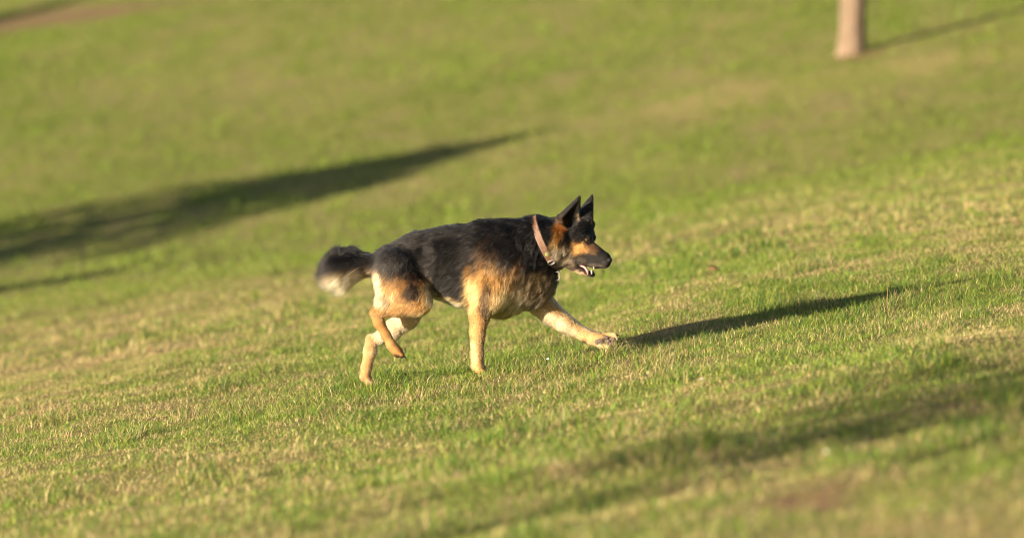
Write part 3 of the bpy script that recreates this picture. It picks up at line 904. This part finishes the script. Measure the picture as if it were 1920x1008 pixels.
def ang_of(px, py):
    """Collar angle whose near-side point shows closest to a photo pixel."""
    best = None
    for i in range(0, 720):
        a = math.pi * i / 720
        p = collar_pt(a)
        qx = p[0] / K + 960; qy = (CAM_H - p[2]) / K + HOR
        d = (qx - px) ** 2 + (qy - py) ** 2
        if best is None or d < best[0]: best = (d, a)
    return best[1]
A_BUCK = ang_of(1025, 495); A_RING = 0.02
collar = band('collar', A_BUCK, A_BUCK + 2 * math.pi - A_BUCK - 0.25, 0.0145, -0.003, 0.003, M_LEATHER, dog, 90)
band('collar_edge', A_BUCK, A_BUCK + 2 * math.pi - A_BUCK - 0.25, 0.0165, -0.0045, -0.0005, M_EDGE, collar, 90)
band('collar_strap', -0.30, A_BUCK + 0.02, 0.0145, -0.0045, 0.0015, M_DARK, collar, 40)
def ring_loop(name, center, ex, ey, rx, ry, rad, mat, parent, n=28, power=1.0):
    pts = []
    for i in range(n):
        a = 2 * math.pi * i / n
        c, s = math.cos(a), math.sin(a)
        c = math.copysign(abs(c) ** power, c); s = math.copysign(abs(s) ** power, s)
        pts.append(center + ex * rx * c + ey * ry * s)
    return tube(name, pts, [rad] * n, mat, parent, sides=8, closed=True)
bp_ = collar_pt(A_BUCK, 0.004)
tdir = collar_pt(A_BUCK - 0.05) - collar_pt(A_BUCK + 0.05); tdir /= np.linalg.norm(tdir)
ring_loop('keeper_ring', bp_, cn, tdir, 0.0155, 0.010, 0.0022, M_METAL, collar, power=0.55)
rp = collar_pt(0.05, 0.010)
ring_loop('lead_ring', W(1043, 517, rp[1] - DOG_Y - 0.015), np.array([0.92, -0.38, 0.1]), np.array([0, 0.1, -1.0]), 0.018, 0.0195, 0.0024, M_METAL, collar)
ellipsoid('ring_hub', collar_pt(0.10, 0.004), (0.006, 0.006, 0.007), M_METAL, parent=collar)
ta = ang_of(1018, 479)
tp = collar_pt(ta, 0.0035); tout = collar_pt(ta, 0.02) - collar_pt(ta, 0.0); tout /= np.linalg.norm(tout)
td = collar_pt(ta - 0.05) - collar_pt(ta + 0.05); td /= np.linalg.norm(td)
ellipsoid('collar_tag', tp, (0.0085, 0.010, 0.0018), M_GREEN, axes=np.stack([cn, td, tout]), parent=collar)


# ------------------------------------------------------------------ trees
def bark_mat(name, c0, c1):
    m, n, l, b = mat_new(name)
    tc = n.new('ShaderNodeTexCoord'); mp = n.new('ShaderNodeMapping'); mp.inputs['Scale'].default_value = (9, 9, 1.6)
    l.new(tc.outputs['Object'], mp.inputs['Vector'])
    nz = n.new('ShaderNodeTexNoise'); nz.inputs['Scale'].default_value = 3; nz.inputs['Detail'].default_value = 8
    l.new(mp.outputs[0], nz.inputs['Vector'])
    r = n.new('ShaderNodeValToRGB'); r.color_ramp.elements[0].position = .35; r.color_ramp.elements[1].position = .68
    r.color_ramp.elements[0].color = (*c0, 1); r.color_ramp.elements[1].color = (*c1, 1)
    l.new(nz.outputs['Fac'], r.inputs['Fac']); l.new(r.outputs[0], b.inputs['Base Color'])
    b.inputs['Roughness'].default_value = 0.9
    bp = n.new('ShaderNodeBump'); bp.inputs['Strength'].default_value = .7; bp.inputs['Distance'].default_value = .03
    l.new(nz.outputs['Fac'], bp.inputs['Height']); l.new(bp.outputs[0], b.inputs['Normal'])
    return m
BARK = bark_mat('pale_bark', (0.105, 0.070, 0.046), (0.20, 0.138, 0.092))
def leaf_mat():
    m, n, l, b = mat_new('tree_leaves')
    at = n.new('ShaderNodeAttribute'); at.attribute_name = 'blade'
    l.new(at.outputs['Color'], b.inputs['Base Color']); b.inputs['Roughness'].default_value = .6
    return m
LEAF = leaf_mat()

def branch_tubes(name, paths, parent, sides=10):
    bm = bmesh.new()
    for pts, rads in paths:
        rows = []
        n = len(pts)
        for i in range(n):
            a = pts[max(i - 1, 0)]; b = pts[min(i + 1, n - 1)]
            t = (b - a).normalized()
            up = Vector((1, 0, 0)) if abs(t.x) < 0.9 else Vector((0, 1, 0))
            s = t.cross(up).normalized(); u = s.cross(t)
            rows.append([bm.verts.new(pts[i] + (s * math.cos(2 * math.pi * k / sides) + u * math.sin(2 * math.pi * k / sides)) * rads[i]) for k in range(sides)])
        for i in range(n - 1):
            for k in range(sides):
                bm.faces.new((rows[i][k], rows[i][(k + 1) % sides], rows[i + 1][(k + 1) % sides], rows[i + 1][k]))
        bm.faces.new(rows[-1])
    bmesh.ops.recalc_face_normals(bm, faces=bm.faces)
    for f in bm.faces: f.smooth = True
    me = bpy.data.meshes.new(name); bm.to_mesh(me); bm.free(); me.materials.append(BARK)
    return link(name, me, parent)

def leaves(name, centres, size, n_each, spread, parent, seed):
    r = np.random.default_rng(seed)
    c = np.repeat(np.asarray(centres), n_each, 0) + r.normal(0, spread, (len(centres) * n_each, 3))
    N = len(c)
    a = r.normal(size=(N, 3)); a /= np.linalg.norm(a, axis=1, keepdims=True)
    b = np.cross(a, r.normal(size=(N, 3))); b /= np.linalg.norm(b, axis=1, keepdims=True)
    s = size * (0.6 + 0.8 * r.random((N, 1)))
    V = np.stack([c - a * s, c + b * s * .5, c + a * s, c - b * s * .5], 1).reshape(-1, 3)
    me = quads_mesh(name, V, np.arange(N * 4).reshape(-1, 4), smooth=False)
    set_color(me, 'blade', np.repeat(np.array([(0.06, 0.085, 0.022)]) * (0.6 + 0.8 * r.random((N, 1))), 4, 0))
    me.materials.append(LEAF)
    return link(name, me, parent)

def broad_tree(base, r0, trunk_h, crown_h, crown_r, label, seed, nl=150, leaf=0.07, n_each=26):
    random.seed(seed); r = np.random.default_rng(seed)
    root = link('tree', None); root.location = base
    tag(root, label, 'tree')
    pts = []; rad = []
    for i, t in enumerate([-0.15, 0.0, 0.06, 0.15, 0.3, 0.6, 0.9, 1.0, 1.4, 1.8, 2.2]):
        z = t * trunk_h
        fl = 1 + 0.22 * math.exp(-max(t, 0) * trunk_h / 0.07)
        pts.append(Vector((0.02 * math.sin(t * 4), 0.02 * math.cos(t * 3), z))); rad.append(r0 * fl * max(0.15, 1 - 0.32 * max(t, 0)))
    paths = [(pts, rad)]
    top = pts[-1]; tips = []
    for k in range(16):
        t0 = 0.95 + 1.15 * random.random(); z = t0 * trunk_h
        st = Vector((0, 0, z)); an = random.random() * 6.28; ln = crown_r * (0.6 + 0.5 * random.random())
        bp = [st + Vector((math.cos(an) * ln * q, math.sin(an) * ln * q, ln * 0.75 * q + 0.15 * ln * q * q)) for q in (0, .35, .7, 1)]
        paths.append((bp, [r0 * .30, r0 * .2, r0 * .12, r0 * .04]))
        tips += bp[1:]
    trunk = branch_tubes('trunk', paths, root, 20)
    cen = []
    while len(cen) < nl:
        q = r.uniform(-1, 1, 3)
        if q @ q < 1 and q @ q > 0.12:
            cen.append((q[0] * crown_r, q[1] * crown_r, trunk_h + 0.25 * crown_h + (q[2] * .5 + .5) * crown_h))
    leaves('crown', cen, leaf, n_each, 0.16, root, seed)
    return root

tp_ = px_to_ground(1598, 100)
TREE_Y = min(np.arange(56.5, 66, 0.1), key=lambda q: abs(HOR + (CAM_H - float(ground_z((1597 - 960) / FPX * q, q))) / q * FPX - 101))
tx = (1597 - 960) / FPX * TREE_Y
tree_base = Vector((tx, TREE_Y, float(ground_z(tx, TREE_Y)) - 0.02))
print('tree base row', HOR + (CAM_H - tree_base.z) / TREE_Y * FPX)
broad_tree(tree_base, 0.142, 3.4, 3.2, 2.3, 'pale brown tree trunk standing alone on the far grassy hillside', 11)

# trees beyond the left edge of the picture, whose shadows fall across the meadow
def back_from(g, dist):
    x = g.x - dist * math.cos(SUN_AZ); y = g.y - dist * math.sin(SUN_AZ)
    return Vector((x, y, float(ground_z(x, y))))

def conifer(base, h, r, label, seed, n=640):
    rr = np.random.default_rng(seed); root = link('conifer', None); root.location = base
    tag(root, label, 'tree')
    branch_tubes('trunk', [([Vector((0, 0, -0.1)), Vector((0, 0, h * .5)), Vector((0, 0, h * .98))], [h * .03, h * .02, h * .004])], root)
    cen = []
    for k in range(n):
        t = 0.9 * rr.random() ** 2.1 if k % 12 else rr.uniform(.75, 1.0); z = 0.12 * h + t * 0.88 * h; ra = r * (1 - t) ** 0.7 * (0.08 + 0.92 * rr.random()); an = rr.random() * 6.28
        cen.append((ra * math.cos(an), ra * math.sin(an), z - 0.12 * ra))
    leaves('crown', cen, 0.065, 34, 0.11, root, seed)
    return root

tip_g = px_to_ground(985, 248)
def shadow_height(base, tip):
    d = math.hypot(tip.x - base.x, tip.y - base.y)
    return tip.z + d * math.tan(SUN_EL) - base.z
cb = back_from(tip_g, 15.0)
conifer(cb, shadow_height(cb, tip_g), 4.0, 'young dark conifer on the meadow beyond the left edge, shading the slope', 21)
print('conifer', cb, shadow_height(cb, tip_g), 'tip', tip_g)
fg = px_to_ground(1800, 775)
fb = back_from(fg, 14.0)
broad_tree(fb, 0.05, 2.75, 3.3, 2.3, 'broadleaf tree near the photographer beyond the left edge, dappling the grass', 31, nl=180, n_each=26)
print('fg', fg, fb)

fr = px_to_ground(135, 4)
rb = back_from(fr, 15.0)
conifer(rb, shadow_height(rb, fr), 2.0, 'slim conifer far up the slope beyond the left edge, shading the bare soil', 41, 900)

fs = px_to_ground(250, 503)
sb = back_from(fs, 9.0)
conifer(sb, shadow_height(sb, fs), 0.28, 'thin young conifer beside the larger one beyond the left edge', 43, 90)

# ------------------------------------------------------------------ small things lying in the grass
M_LEAF1 = simple_mat('dry_leaf_brown', (0.24, 0.145, 0.07), 0.7, noise=0.3, scale=60)
M_LEAF2 = simple_mat('dry_leaf_pale', (0.62, 0.56, 0.44), 0.7, noise=0.15, scale=60)
M_PEB = simple_mat('white_pebble', (0.55, 0.54, 0.50), 0.6, noise=0.08, scale=80)
def small_leaf(px, py, length, width, mat, label, lift, seed):
    rr = random.Random(seed)
    g = px_to_ground(px, py)
    bm = bmesh.new(); rows = []
    nL = 7
    for i in range(nL):
        t = i / (nL - 1); w = width * math.sin(math.pi * (0.06 + 0.9 * t)) ** 0.8 * 0.5
        z = 0.25 * length * math.sin(math.pi * t) + rr.uniform(-.002, .002)
        rows.append([bm.verts.new((length * (t - .5), -w, z + w * .6)), bm.verts.new((length * (t - .5), 0, z)), bm.verts.new((length * (t - .5), w, z + w * .7))])
    for i in range(nL - 1):
        for k in range(2):
            bm.faces.new((rows[i][k], rows[i + 1][k], rows[i + 1][k + 1], rows[i][k + 1]))
    ret = bmesh.ops.solidify(bm, geom=bm.faces[:], thickness=0.0008)
    for f in bm.faces: f.smooth = True
    me = bpy.data.meshes.new('fallen_leaf'); bm.to_mesh(me); bm.free(); me.materials.append(mat)
    o = link('fallen_leaf', me); o.location = g + Vector((0, 0, lift))
    o.rotation_euler = (rr.uniform(.5, .9), rr.uniform(-.3, .3), rr.uniform(-.5, .5))
    return tag(o, label, 'leaf')
small_leaf(1338, 520, 0.075, 0.04, M_LEAF1, 'brown curled fallen leaf on the grass to the right of the dog muzzle', 0.03, 1)
small_leaf(1316, 736, 0.022, 0.016, M_LEAF2, 'small pale leaf caught upright in the grass below the dog shadow', 0.045, 2)
small_leaf(1552, 878, 0.022, 0.018, M_LEAF2, 'small pale blurred leaf in the shaded foreground grass at lower right', 0.045, 3)
g = px_to_ground(1028, 688)
bm = bmesh.new(); bmesh.ops.create_icosphere(bm, subdivisions=2, radius=0.0062)
for v in bm.verts: v.co = Vector((v.co.x * 1.15, v.co.y, v.co.z * 0.8)) * (1 + 0.12 * math.sin(v.co.x * 700 + v.co.y * 500))
for f in bm.faces: f.smooth = True
me = bpy.data.meshes.new('pebble'); bm.to_mesh(me); bm.free(); me.materials.append(M_PEB)
peb = link('pebble', me); peb.location = g + Vector((0, -0.02, 0.034))
tag(peb, 'tiny white pebble lying in the grass between the front legs of the dog', 'pebble')
